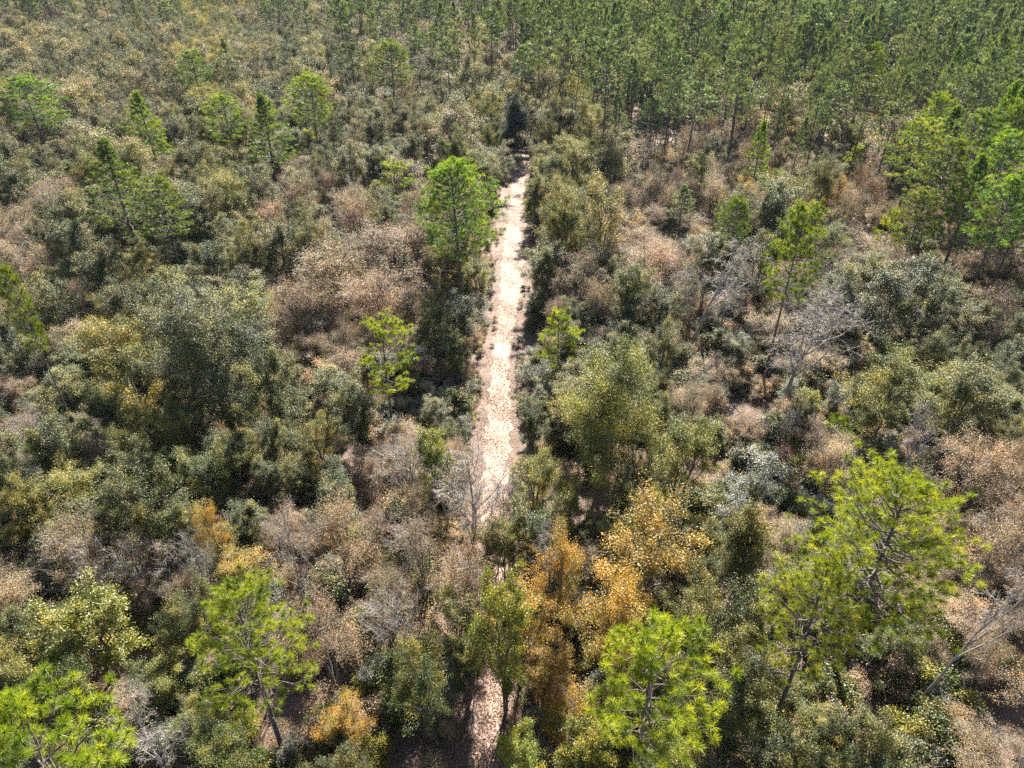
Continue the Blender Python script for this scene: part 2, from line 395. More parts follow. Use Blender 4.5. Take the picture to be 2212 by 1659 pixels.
# crowns with their lower limbs far apart: seen only far away, so larger and fewer leaves
for i in range(3):
    broad(f"farevergreen{i}", M['evergreen'], BK['dark'], 10, 3.6, seed=221 + i, base=.15, stems=1 + i % 2, limbs=11, subs=4, tips=3, per_tip=52, leaf=.14, spread=.30)
    broad(f"fartan{i}", M['tan'], BK['dark'], 10, 3.6, seed=231 + i, base=.15, stems=1 + i % 2, limbs=11, subs=4, tips=3, per_tip=52, leaf=.14, spread=.30)
    broad(f"farolive{i}", M['olive'], BK['dark'], 10, 3.6, seed=241 + i, base=.15, stems=1 + i % 2, limbs=11, subs=4, tips=3, per_tip=52, leaf=.14, spread=.30)
    broad(f"farbrown{i}", M['brown'], BK['dark'], 9, 3.5, seed=251 + i, tw=True, tb=BK['pale'], base=.15, stems=2, limbs=11, subs=4, tips=3, per_tip=26, leaf=.12, spread=.30, fine=2, twig_r=.012)
pine("pine0", 1, 16.5, 2.35, .42, 44, 4, 100, .33, .013, mat=M['pine'], inner=0)                     # open crown of big tufts
pine("pine1", 2, 15, 2.4, .52, 56, 4, 90, .28, .012, mat=M['pine'], inner=0)
pine("pine2", 3, 16.5, 3.6, .50, 76, 7, 80, .31, .012, mat=M['pine'], inner=0, r_tr=.19)   # broad
pine("pine3", 4, 18, 3.2, .50, 92, 7, 62, .30, .015, mat=M['midpine'], inner=0, r_tr=.2)
pine("pine4", 5, 12, 1.9, .58, 32, 5, 90, .28, .014, mat=M['pine'], inner=0, tier=3, r_tr=.11)      # young, in three tiers
pine("pine5", 6, 17, 2.9, .60, 66, 6, 60, .30, .017, mat=M['midpine'], inner=0, top_round=False, r_tr=.17)
pine("pine6", 7, 17, 2.5, .45, 54, 6, 60, .30, .017, mat=M['midpine'], inner=0, r_tr=.16)
pine("youngpine0", 8, 7, 1.5, .75, 26, 4, 44, .26, .014, mat=M['pine'], r_tr=.07, dead=0)
pine("youngpine1", 9, 3, .9, .85, 16, 3, 40, .26, .014, mat=M['pine'], r_tr=.04, dead=0)
for i in range(4):
    pine(f"slender{i}", 301 + i, 17, [2.2, 2.6, 1.9, 2.7][i], [.38, .45, .32, .42][i], [36, 40, 32, 40][i], 4, 34, .34, .034, mat=M['farpine'], r_tr=.17, inner=0, top_round=i != 1, dead=8)
for i in range(3):
    pine(f"farslender{i}", 311 + i, 17, [2.2, 2.6, 2.0][i], [.38, .45, .32][i], [30, 34, 28][i], 4, 20, .42, .065, mat=M['farpine'], r_tr=.19, inner=0, top_round=i != 1, dead=3)

# ------------------------------------------------------------------ placing things
def thing(name, label, cat, proto, x, y, sx, sz, rz, tilt=(0, 0), group=None):
    tm, cm, jm, H, R = PROTO[proto]
    o = bpy.data.objects.new(name, None)
    o.empty_display_size = .3
    C.objects.link(o)
    o.location = (x, y, 0)
    o.rotation_euler = (tilt[0], tilt[1], rz)
    o.scale = (sx, sx, sz)
    if label: o['label'] = label
    o['category'] = cat
    if group: o['group'] = group
    for part, me in (('trunk', tm), ('crown', cm)):
        c = bpy.data.objects.new(part, me); C.objects.link(c); c.parent = o
    return o
HERO = []       # (x, y, radius, crown picture point, short landmark text)
def hero(kind, proto, px, py, h, wpx, label, cat, short=None, group=None, rz=None, tilt=(0, 0)):
    """crown top seen at (px, py), h metres tall, crown about wpx wide there."""
    x, y = at(px, py, h)
    w = project(x, y, h * .85)[2]
    r = wpx / 2 * w / F_
    tm, cm, jm, H, R = PROTO[proto]
    n = len(HERO)
    x0, y0 = x, y
    o = thing(kind, label, cat, proto, x0, y0, r / R * 0.97, h / H, rz if rz is not None else (n * 1.7) % 6.28, tilt, group)
    cx_, cy_, _ = project(x, y, h * .75)
    HERO.append((x, y, r, (cx_, cy_), short, o))
    return o
GP, GO, GE, GH, GT, GB, GS = "pines standing above the lower woods", "yellowing oaks of the mixed woods", "dark evergreen oaks", "tan hardwoods of the far left woods", "brown twiggy trees", "bare grey trees", "shrubs under the trees"
def hp(p, x, y, h, w, *a, **k):
    a = (p, x, y, h, w * (1.22 if y < 420 else 1.0), *a)
    return hero('pine_tree', *a, cat='pine', group=GP, **k)
def ho(p, *a, **k):
    ev = 'evergreen' in p
    return hero('evergreen_oak' if ev else 'oak_tree', p, *a, cat='oak', group=GE if ev else GO, **k)
def hh(*a, **k): return hero('twiggy_tree', *a, cat='tree', group=GT, **k)
def hb(*a, **k): return hero('bare_tree', *a, cat='bare tree', group=GB, **k)
def hs(*a, **k): return hero('shrub', *a, cat='shrub', group=GS, **k)
# pines
hp("pine0", 1440, 1385, 16.5, 290, "bright yellow-green pine with big open needle tufts at the bottom edge", short="tufted pine at the bottom edge")
hp("pine1", 1800, 1228, 14, 235, "bright green round pine in front of the broader paler pine", short="bright round pine", rz=1.0)
hp("pine2", 1975, 1062, 16, 345, "broadest pale green pine, standing just behind a brighter round pine", short="broadest pale pine", rz=2.2)
hp("pine1", 490, 1280, 14, 262, "isolated green pine with a bare leaning trunk, in the lower left woods", short="lone lower left pine", rz=4.0)
hp("pine0", 35, 1535, 17, 300, "yellow-green pine cut off by the bottom left corner", short="bottom left corner pine", rz=1.1)
hp("pine4", 820, 684, 12, 128, "small lime green pine in separate tiers, left of the trail", short="tiered small pine", rz=2.2)
hp("pine3", 985, 358, 18, 150, "tall full pine with rounded dark green crown beside the sandy trail", short="tall full pine by the trail")
hp("youngpine0", 1212, 680, 8, 96, "young bright green pine on the right edge of the trail", short="young pine by the trail")
hp("pine6", 1742, 452, 18.5, 125, "tall pine with a long bare trunk beside the leaning grey tree", short="tall pine beside the grey tree")
hp("pine5", 215, 298, 17.4, 145, "tall pine with spreading boughs and a long curved trunk on the left", short="tall spreading left pine")
hp("pine6", 330, 388, 14.3, 112, "yellowish pine close in front of the tall spreading left pine", short="yellowish left pine")
hp("pine6", 45, 170, 17, 105, "dark-topped pine near the left edge above tan crowns", short="left edge pine")
hp("pine5", 295, 195, 17, 95, "pale conical pine behind the tall spreading left pine", short="pale conical pine")
hp("pine6", 475, 210, 15, 80, "narrow green pine with bluish sheen, between two taller pines", short="narrow bluish pine")
hp("pine5", 560, 203, 17, 110, "open pine with a long dark trunk above a shaded hollow", short="open long-trunked pine")
hp("pine3", 662, 165, 16, 86, "bright pine with dome crown over tan hardwoods", short="dome pine")
hp("pine6", 410, 113, 15, 62, "flat-topped small pine beside an orange-tan crown", short="flat-topped pine")
hp("slender1", 482, 83, 17, 44, "dark slim pine just behind the flat-topped pine")
hp("pine3", 840, 92, 17, 88, "dense dark green pine pair-like crown above the far thicket", short="dense far pine")
hp("slender0", 968, 93, 17, 48, "slim straight pine alone among tan crowns, left of the far trail end", short="slim far pine")
hp("pine4", 850, 345, 10, 66, "short green pine to the left of the tall full pine", short="short pine")
hp("pine6", 2002, 262, 17, 105, "leftmost pine of the tall clump near the right edge", short="leftmost clump pine")
hp("pine5", 2078, 228, 17, 100, "highest pine of the tall clump near the right edge", short="highest clump pine")
hp("pine6", 2140, 246, 17.5, 100, "yellow-tipped pine in the back of the right edge clump")
hp("pine6", 2062, 306, 17, 110, "pale open pine in the middle of the right edge clump")
hp("pine5", 2132, 335, 17, 120, "pine with two-forked trunk at the front of the right edge clump", short="front clump pine")
hp("pine6", 2190, 290, 17.5, 110, "bright green pine touching the right picture edge", short="right edge pine")
hp("pine6", 2195, 390, 16, 100, "lower pine at the right edge, below the bright clump")
hp("youngpine0", 1850, 318, 8, 44, "small dark-tipped pine in a brown clearing")
hp("pine3", 1595, 430, 11, 78, "short full pine behind the bare grey thicket on the right", short="short full right pine")
hp("pine5", 1655, 258, 15, 66, "conical pine in front of the dense pine stand", short="conical stand-edge pine")
hp("slender1", 1480, 400, 10, 62, "pale mint green small pine among brown crowns", short="mint green pine")
hp("pine6", 8, 585, 16, 70, "bright green pine tip cut by the left picture edge")
hp("youngpine0", 665, 283, 6, 40, "tiny bright pine below the dome pine")
hp("youngpine0", 1935, 455, 9, 60, "short olive pine left of the right edge clump")
hp("youngpine1", 1822, 905, 3, 60, "pine sapling in the dark hollow under the leaning grey tree")
hp("slender3", 1300, 70, 18, 52, "tall straight pine at the left edge of the pine stand")
# oaks and other leafy trees
hero('cedar_tree', "cedar0", 1110, 205, 12, 78, "dark conical cedar closing the far end of the trail", cat='cedar', short="dark cedar at the trail end")
ho("olive0", 1212, 213, 13, 158, "large golden-topped green oak right of the trail's far end", short="golden-topped oak")
ho("lime0", 1160, 368, 9, 74, "narrow yellow oak at the right side of the bright far trail", short="narrow yellow oak")
ho("tan1", 1206, 364, 9, 66, "pale cream-topped oak just right of a narrow yellow oak")
ho("wideevergreen0", 430, 648, 13, 320, "huge dark evergreen oak with visible grey limbs, left of the trail", short="huge dark oak")
ho("olive3", 225, 690, 12, 210, "wide olive oak at the left shoulder of the huge dark oak", short="wide olive oak")
ho("evergreen1", 560, 770, 10, 170, "dark green oak tucked against the huge dark oak's lower right")
ho("evergreen2", 930, 640, 9, 130, "dark evergreen oak under the tall full pine", short="dark oak under the tall pine")
ho("wideolive0", 1320, 775, 12.5, 300, "broad olive oak with open dark limbs on the right of the trail", short="broad olive oak")
ho("olive2", 1492, 890, 10.3, 195, "yellow-green multi-stemmed oak next to the broad olive oak", short="multi-stemmed oak")
ho("evergreen3", 1150, 862, 6, 110, "low dark green oak leaning over the trail's right edge", short="low dark oak at the trail")
ho("gold0", 1425, 1095, 11, 270, "wide orange-gold oak in the lower centre", short="wide orange oak")
ho("gold1", 1215, 1150, 10, 170, "smaller orange oak left of the wide orange oak", short="smaller orange oak")
ho("gold2", 1330, 1230, 10, 230, "golden brown oak below the wide orange oak", short="golden brown oak")
ho("lime0", 1090, 1228, 12.5, 165, "vivid yellow-green oak overhanging the lower trail", short="vivid yellow-green oak", rz=2.0)
ho("feather0", 1630, 1095, 9, 125, "feathery green narrow tree behind the speckled dark oak", short="feathery green tree")
ho("evergreen1", 1590, 1275, 10, 230, "speckled dark green oak between the orange oak and bright round pine", short="speckled dark oak")
ho("evergreen3", 1610, 1450, 9, 220, "dark green oak beside the tufted bottom pine", short="dark oak beside the tufted pine")
ho("evergreen2", 890, 1395, 9, 180, "dark green oak on the left of the lower trail", short="dark lower trail oak")
ho("lime0", 150, 1275, 8, 230, "low spreading yellow-green oak near the bottom left", short="low yellow-green oak", rz=3.0)
ho("lime0", 925, 922, 8.5, 112, "small yellow-olive oak between two bare grey trees", short="yellow-olive oak", rz=5)
ho("gold0", 432, 1090, 8, 96, "small orange-topped oak below the huge dark oak")
ho("olive3", 440, 360, 10, 135, "round olive oak below the narrow bluish pine", short="round olive oak")
ho("gold1", 1820, 380, 9, 92, "round golden oak in front of the pine stand", short="round golden oak")
ho("gold2", 1612, 385, 9, 92, "yellow oak behind the short full right pine")
ho("evergreen0", 1960, 560, 11, 205, "grey-green dense oak right of the tall bare-trunked pine", short="grey-green dense oak", rz=3)
ho("olive0", 1960, 760, 10, 200, "olive oak beside the black hollow on the right", rz=4, short="olive oak by the hollow")
ho("olive2", 2130, 780, 10, 220, "wide olive oak at the right picture edge", rz=1, short="right edge olive oak")
ho("lime0", 1125, 1590, 7, 150, "yellow-leaved small oak at the bottom edge beside the trail", rz=1)
ho("feather0", 1268, 1560, 7, 130, "bright green feathery sapling left of the tufted pine")
ho("evergreen2", 80, 600, 9, 150, "dark green oak near the left edge, in front of bare grey twigs")
ho("olive1", 530, 470, 10, 110, "olive oak with shaded lower side, right of yellowish left pine")
ho("olive2", 640, 460, 10, 110, "olive-brown oak at the head of the pinkish brown thicket")
ho("evergreen3", 760, 830, 8, 140, "dark oak hugging the trunk of the tiered small pine")
ho("evergreen1", 80, 900, 9, 180, "grey-green oak at the left edge, beyond bare twigs")
ho("evergreen0", 260, 1010, 9, 190, "dark speckled oak in front of the wide olive oak")
ho("olive3", 680, 900, 7, 130, "low olive oak in front of the huge dark oak's right side")
ho("evergreen2", 500, 1290, 8, 110, "dark oak behind the lone lower left pine", rz=2)
# brown, tan and russet hardwoods
hh("brown0", 1392, 298, 10, 165, "russet brown tree with fine bare boughs right of the golden-topped oak", short="russet tree")
hh("brown1", 705, 520, 10, 230, "pinkish brown twiggy tree at the centre of the left thicket", short="pinkish twiggy tree")
hh("brown2", 835, 480, 10, 230, "wide tan brown tree left of the tall full pine", short="wide tan brown tree")
hh("brown3", 640, 600, 9, 170, "grey-brown twiggy tree on the near side of the pinkish thicket")
hh("brown1", 800, 590, 9, 200, "brown leafy tree behind the tiered small pine", rz=3)
hh("brown0", 1330, 440, 9, 160, "light brown tree right of the bright far trail", rz=2, short="light brown trail tree")
hh("brown2", 1260, 540, 9, 150, "thin brown tree over the trail's right side", rz=1)
hh("brown3", 1420, 520, 9, 170, "sparse brown tree with upright stems in the right thicket", rz=1)
hh("brown1", 720, 1080, 9, 180, "orange-speckled brown tree below a dark hollow", rz=1, short="orange-speckled brown tree")
hh("brown2", 900, 1120, 9, 160, "rusty brown tree left of the bare grey tree over the trail", rz=4)
hh("brown3", 2150, 950, 9, 200, "pale brown thicket tree at the right edge", rz=2, short="pale right edge thicket tree")
hh("brown0", 2170, 1110, 8, 190, "beige leafy tree right of the broadest pale pine", rz=5)
hh("brown1", 130, 1120, 8, 200, "tan twiggy tree in the lower left thicket", rz=4)
hh("brown2", 680, 1290, 9, 190, "copper brown tree right of the lone lower left pine", rz=2, short="copper brown tree")
# bare grey trees
hb("bare0", 1015, 955, 12, 250, "bare pale grey tree standing over the trail", short="bare tree over the trail", rz=.6)
hb("bare1", 868, 925, 9, 170, "spreading bare grey tree left of the trail", short="spreading bare tree")
hb("leanbare0", 1765, 640, 12, 230, "leaning bare grey tree with sweeping right-hand boughs over the black hollow", short="leaning grey tree", rz=0)
hb("leanbare1", 1530, 520, 13, 150, "thin leaning bare tree with a pale forked top", short="thin leaning bare tree", rz=.2)
hb("bare3", 255, 1480, 9, 200, "bare white-twigged tree near the bottom left corner pine", short="white-twigged tree")
hb("bare2", 100, 385, 11, 105, "bare grey tree left of the tall spreading left pine")
hb("bare1", 830, 1262, 9, 190, "bare grey tree between copper leaves and the vivid yellow-green oak", rz=2)
hb("bare3", 600, 1085, 10, 150, "bare pale tree among rusty twigs, below the huge dark oak", rz=2)
hb("bare0", 400, 1140, 8, 115, "low bare grey tree beneath the small orange-topped oak", rz=4)
hb("bare2", 160, 1160, 8, 150, "flat bare tree in the tan lower left thicket", rz=1)
hb("leanbare1", 2150, 1235, 12, 150, "bare leaning tree with a smooth pale trunk at the right edge", rz=.1)
hb("bare1", 60, 870, 9, 140, "bare white-twigged tree at the left edge", rz=5)
hb("bare3", 2010, 880, 9, 130, "bare twiggy tree at the right of the black hollow", rz=3)
hh("tan0", 1060, 1120, 7, 120, "small tan leafy tree over the hidden trail, left of the smaller orange oak", rz=1)
hh("brown0", 1000, 1195, 8, 200, "brown leafy tree beside the vivid yellow-green oak, over the hidden trail", rz=3)
hh("tan2", 985, 1280, 7, 150, "tan bushy tree between the bare grey trees and the vivid yellow-green oak", rz=3)
ho("olive0", 1090, 1125, 6, 120, "small olive oak on the hidden trail, directly above the vivid yellow-green oak", rz=2)
hh("brown2", 1035, 1240, 7, 150, "low russet twiggy tree on the hidden trail, left of the vivid yellow-green oak", rz=2)
hb("bare1", 1085, 1020, 7, 120, "small bare grey tree leaning into the trail from its right side", rz=1)
ho("evergreen3", 1010, 1370, 6, 130, "low dark oak left of the vivid yellow-green oak, above the lower trail", rz=1)
# shrubs one can point out
hs("silver0", 1375, 740, 3, 90, "silvery shrub under the broad olive oak's far side")
hs("silver1", 1665, 985, 3.5, 150, "large silver-grey shrub next to the multi-stemmed oak", short="large silver shrub")
hs("silver2", 1590, 1040, 3, 110, "grey shrub in front of the large silver shrub")
hs("bush0", 1915, 965, 4, 165, "glossy dark green bush right of a red shrub", short="glossy green bush")
hs("red0", 1702, 968, 2.2, 50, "red-stemmed shrub in a dark gap on the right")
hs("silver0", 1030, 640, 2.6, 60, "silvery shrub at the left edge of the middle trail", rz=2)
hs("silver1", 1062, 588, 2.2, 36, "pale shrub under the tall full pine beside the trail", rz=1)
hs("bush1", 993, 850, 3, 76, "green shrub on the left bank of the trail")
hs("silver2", 1140, 790, 2.4, 60, "grey shrub on the shaded right bank of the trail", rz=2)
hs("silver1", 960, 1440, 3.5, 110, "pale grey-green shrub left of the lower leafy trail", rz=4)
hs("bush2", 1170, 640, 4, 80, "dark leafy shrub right of the middle trail")

# ------------------------------------------------------------------ trail edges, by picture rows
TRAIL = [(335, 1106, 1138), (400, 1101, 1141), (440, 1097, 1130), (500, 1086, 1131), (560, 1077, 1138), (620, 1074, 1134), (680, 1068, 1124),
         (740, 1060, 1112), (800, 1053, 1106), (850, 1048, 1110), (900, 1043, 1115), (950, 1038, 1112), (1050, 1030, 1108), (1200, 1020, 1105), (1350, 1012, 1102), (1500, 1005, 1100), (1600, 998, 1094), (1700, 992, 1092)]
TL = [(at(a, y), at(b, y)) for y, a, b in TRAIL]
ty = np.array([p[0][1] for p in TL])[::-1]; tl = np.array([p[0][0] for p in TL])[::-1]; tr_ = np.array([p[1][0] for p in TL])[::-1]
def on_trail(x, y, m=0.0):
    return y < ty[-1] + m and y > -20 and np.interp(y, ty, tl) - m < x < np.interp(y, ty, tr_) + m
GAPS = [(1860, 850, 3.6), (1800, 930, 2.2), (1165, 1030, 1.6), (620, 880, 2.4), (700, 960, 2.6), (600, 470, 4.0), (1235, 1110, 2.6), (885, 1640, 1.8), (300, 1440, 3.2),
        (590, 1520, 2.4), (2080, 690, 3.2), (1140, 760, 1.6), (760, 1000, 2.4), (1500, 1000, 2.2), (1620, 900, 3), (1560, 640, 3)]
GAPS = [(*at(a, b), r) for a, b, r in GAPS]

# ------------------------------------------------------------------ filling the woods: which kinds grow where (rows and columns of the view over the ground)
ZONES = ["TTE TEE EOT ETE TEp TTp ppp ppp ppp ppp ppp ppp".split(),
         "TTE TBE TEO TEE TEB TEO OTp pTp ppB pTp pPp pPp".split(),
         "EB EO EOE BE BBE BO OE BBT BBE BOE PPB PPB".split(),
         "EB EO OE BB BE EB EB BE GBE GBE EEB BEE".split(),
         "EB EO EE EE EB BE EO OOE BBK EGB EO OE".split(),
         "EO EO EE BE GB GB EO OE OSE BS EBS BBE".split(),
         "BE BG EBY BG YBG GB YBG YY EO EO PE BB".split(),
         "OE EO EE BYB GEB EB YO YO EE EE EE BK".split(),
         "GE GO EE KE EE BE EO EO EE EE EE KB".split()]
def zone(px, py):
    c = min(max(int(px / 2212 * 12), 0), 11); r = min(max(int(py / 1659 * 9), 0), 8)
    return ZONES[r][c]
SPEC = {'E': ('evergreen_oak', ['evergreen0', 'evergreen1', 'evergreen2', 'evergreen3'], ['farevergreen0', 'farevergreen1', 'farevergreen2'], (7, 12), (2.9, 5.2)),
        'O': ('oak_tree', ['olive0', 'olive1', 'olive2', 'olive3'], ['farolive0', 'farolive1', 'farolive2'], (8, 12.5), (3.0, 5.4)),
        'Y': ('oak_tree', ['gold0', 'gold1', 'gold2'], ['fartan0', 'fartan1', 'fartan2'], (7, 12), (2.8, 4.6)),
        'T': ('hardwood_tree', ['tan0', 'tan1', 'tan2', 'tan3'], ['fartan0', 'fartan1', 'fartan2'], (9, 14.5), (3.6, 6.6)),
        'B': ('twiggy_tree', ['brown0', 'brown1', 'brown2', 'brown3'], ['farbrown0', 'farbrown1', 'farbrown2'], (5.5, 10), (2.6, 5.0)),
        'G': ('bare_tree', ['bare0', 'bare1', 'bare2', 'bare3'], ['farbrown0', 'farbrown1', 'farbrown2'], (7, 11.5), (2.6, 4.4)),
        'S': ('shrub', ['silver0', 'silver1', 'silver2'], ['silver0'], (2.2, 3.6), (1.1, 1.9)),
        'K': ('shrub', ['brush0', 'brush1', 'brush2'], ['brush0'], (1.2, 2.4), (.9, 1.6)),
        'P': ('pine_tree', ['pine5', 'pine6', 'pine3', 'slender1'], ['farslender1'], (13, 20), (2.1, 3.4)),
        'p': ('pine_tree', ['slender0', 'slender1', 'slender2', 'slender3'], ['farslender0', 'farslender1', 'farslender2'], (12, 24), (1.8, 3.4))}
rng = random.Random(5)
CELL = 6.0
gridd = {}
def put(x, y, r): gridd.setdefault((int(x // CELL), int(y // CELL)), []).append((x, y, r))
def clash(x, y, r, k):
    i, j = int(x // CELL), int(y // CELL)
    for a in (-1, 0, 1):
        for b in (-1, 0, 1):
            for X, Y, R in gridd.get((i + a, j + b), ()):
                if (X - x) ** 2 + (Y - y) ** 2 < (k * (r + R)) ** 2: return True
    return False
for x, y, r, *_ in HERO: put(x, y, min(r, 5.5))
PINES = [(h[0], h[1]) for h in HERO if h[5].name.startswith('pine')]
TREES = []       # (kind, code, proto near, proto far, x, y, h, r, rz, px, py, w, inside)
def try_tree(x, y, only=None):
    px, py, w = project(x, y, 7)
    if w < 5: return
    z = zone(px, py)
    code = rng.choice(z)
    d = math.hypot(x, y)
    if py < 110 and code != 'p' and rng.random() < .12: code = 'p'
    if code == 'p' and rng.random() < .10: code = rng.choice('TEB')
    if d > 330 and code in 'TE' and rng.random() < .25: code = 'p'
    kind, near, far, hr, rr = SPEC[code]
    h, r = rng.uniform(*hr), rng.uniform(*rr)
    if code in 'EOYBT': r = r * (0.75 + .25 * (h - hr[0]) / (hr[1] - hr[0]))
    if code in 'EOYBTG':
        q = min(1, max(.62, y / 75)); h *= q; r *= q
        if any((X - x) ** 2 + (Y - y) ** 2 < 49 for X, Y in PINES): h *= .7
    if (on_trail(x, y, .45 + r * .62) if not 21 < y < 37 else on_trail(x, y, -1.6)) or (abs(x - .9) < 5 and 126 < y < 136): return
    for gx, gy, gr in GAPS:
        if (gx - x) ** 2 + (gy - y) ** 2 < (gr + r * .35) ** 2: return
    if clash(x, y, r, .56 if code in 'EOYBGSK' else .70 if code == 'T' else rng.choice((.7, .9, 1.05))): return
    put(x, y, r)
    px, py, w = project(x, y, h * .72)
    inside = -15 < px < 2227 and -5 < py < 1690
    TREES.append((kind, code, rng.choice(near), rng.choice(far), x, y, h, r, rng.uniform(0, 6.28), px, py, w, inside))
for ring in ((9, 70, 6000), (70, 150, 14000), (150, 300, 26000), (300, 520, 30000)):
    for _ in range(ring[2]):
        y = math.sqrt(rng.uniform(ring[0] ** 2, ring[1] ** 2)); hw = 14 + y * .86
        try_tree(rng.uniform(-hw, hw), y)

# low growth on the ground between the trees
SHRUBS = []
def try_shrub(x, y):
    px, py, w = project(x, y, 1)
    if w < 5 or on_trail(x, y, .35 if rng.random() < .8 else -.35): return
    for gx, gy, gr in GAPS:
        if (gx - x) ** 2 + (gy - y) ** 2 < (gr * .9) ** 2 and rng.random() < .93: return
    z = zone(px, py); k = rng.random()
    p = rng.choice(['brush0', 'brush1', 'brush2']) if k < (.62 if any(c in z for c in 'BKGTp') else .35) else rng.choice(['bush0', 'bush1', 'bush2', 'greenbrush0', 'greenbrush1', 'greenbrush2', 'greenbrush0', 'silver0', 'silver1'])
    near_trail = on_trail(x, y, 2.4)
    if near_trail and k > .7: p = rng.choice(['silver0', 'silver1', 'silver2', 'greenbrush1'])
    s = rng.uniform(.45, 1.1) * (.75 if near_trail else 1)
    if on_trail(x, y, .2 + 1.3 * s): s *= .45
    if near_trail and rng.random() < .5: s *= .7
    SHRUBS.append((p, x, y, s, s * rng.uniform(.7, 1.15), rng.uniform(0, 6.28), px, py, w))
for ring in ((10, 70, 4200), (70, 140, 7000), (140, 260, 5200)):
    for _ in range(ring[2]):
        y = math.sqrt(rng.uniform(ring[0] ** 2, ring[1] ** 2)); hw = 10 + y * .82
        try_shrub(rng.uniform(-hw, hw), y)

# ------------------------------------------------------------------ words that single out each filled tree by its look and the nearest landmark
ORD = ["", "second ", "third ", "fourth ", "fifth ", "sixth ", "seventh ", "eighth ", "ninth ", "tenth ", "eleventh ", "twelfth ", "thirteenth ", "fourteenth ", "fifteenth ", "sixteenth ",
       "seventeenth ", "eighteenth ", "nineteenth ", "twentieth "] + [f"{t}-{u} " for t in ("twenty", "thirty", "forty", "fifty", "sixty") for u in "first second third fourth fifth sixth seventh eighth ninth".split()]
LOOK = {'E': ("dark green", "oak"), 'O': ("olive green", "oak"), 'Y': ("golden", "oak"), 'T': ("tan", "hardwood"), 'B': ("brown twiggy", "tree"), 'G': ("bare grey", "tree"), 'S': ("silvery", "shrub"), 'K': ("brown", "shrub"),
        'P': ("green", "pine"), 'p': ("slender", "pine")}
MARKS = [(h[3], h[4]) for h in HERO if h[4]]
used = {}
def where(code, px, py, size):
    adj, noun = LOOK[code]
    (mx, my), txt = min(MARKS, key=lambda m: (m[0][0] - px) ** 2 + ((m[0][1] - py) * 1.25) ** 2)
    dx, dy = px - mx, py - my
    rel = ("right of" if dx > 0 else "left of") if abs(dx) > abs(dy) * 1.1 else ("in front of" if dy > 0 else "behind")
    return f"{size}{adj} {noun}", rel, txt, math.hypot(dx, dy)
def label_all(items):
    """items: (key, code, px, py, size word) -> {key: label}"""
    by, out = {}, {}
    for k, code, px, py, size in items:
        a, rel, txt, d = where(code, px, py, size)
        by.setdefault((a, rel, txt), []).append((d, k))
    for (a, rel, txt), v in by.items():
        for n, (d, k) in enumerate(sorted(v)):
            out[k] = f"{ORD[min(n, len(ORD) - 1)]}{a} {rel} the {txt}"
    return out
CATS = {'pine_tree': ('pine', GP), 'oak_tree': ('oak', GO), 'evergreen_oak': ('oak', GE), 'twiggy_tree': ('tree', GT), 'hardwood_tree': ('tree', GH), 'bare_tree': ('bare tree', GB), 'shrub': ('shrub', GS)}
LIMIT = {'pine_tree': 262, 'oak_tree': 265, 'evergreen_oak': 280, 'twiggy_tree': 280, 'hardwood_tree': 295, 'bare_tree': 200, 'shrub': 120}
TREES.sort(key=lambda t: t[11] / (t[7] + t[6] * .12))
single, rest, cnt = [], [], {}
for t in TREES:
    if t[12] and cnt.get(t[0], 0) < LIMIT[t[0]]:
        cnt[t[0]] = cnt.get(t[0], 0) + 1; single.append(t)
    else: rest.append(t)
def size_word(t):
    lo, hi = SPEC[t[1]][3]; f = (t[6] - lo) / (hi - lo)
    return "tall " if f > .7 else "low " if f < .3 else ""
labs = label_all([(i, t[1], t[9], t[10], size_word(t)) for i, t in enumerate(single)])
for i, t in enumerate(single):
    kind, code, near, far, x, y, h, r, rz, px, py, w, ins = t
    pr = near if w < 135 else far
    H, R = PROTO[pr][3:]
    thing(kind, labs[i], CATS[kind][0], pr, x, y, r / R, h / H, rz, (rng.gauss(0, .03), rng.gauss(0, .03)), CATS[kind][1])
SHRUBS.sort(key=lambda s: s[8])
low = []
codes = {'brush': 'brown low', 'bush': 'dark green low', 'greenbrush': 'olive low', 'silver': 'silvery low'}

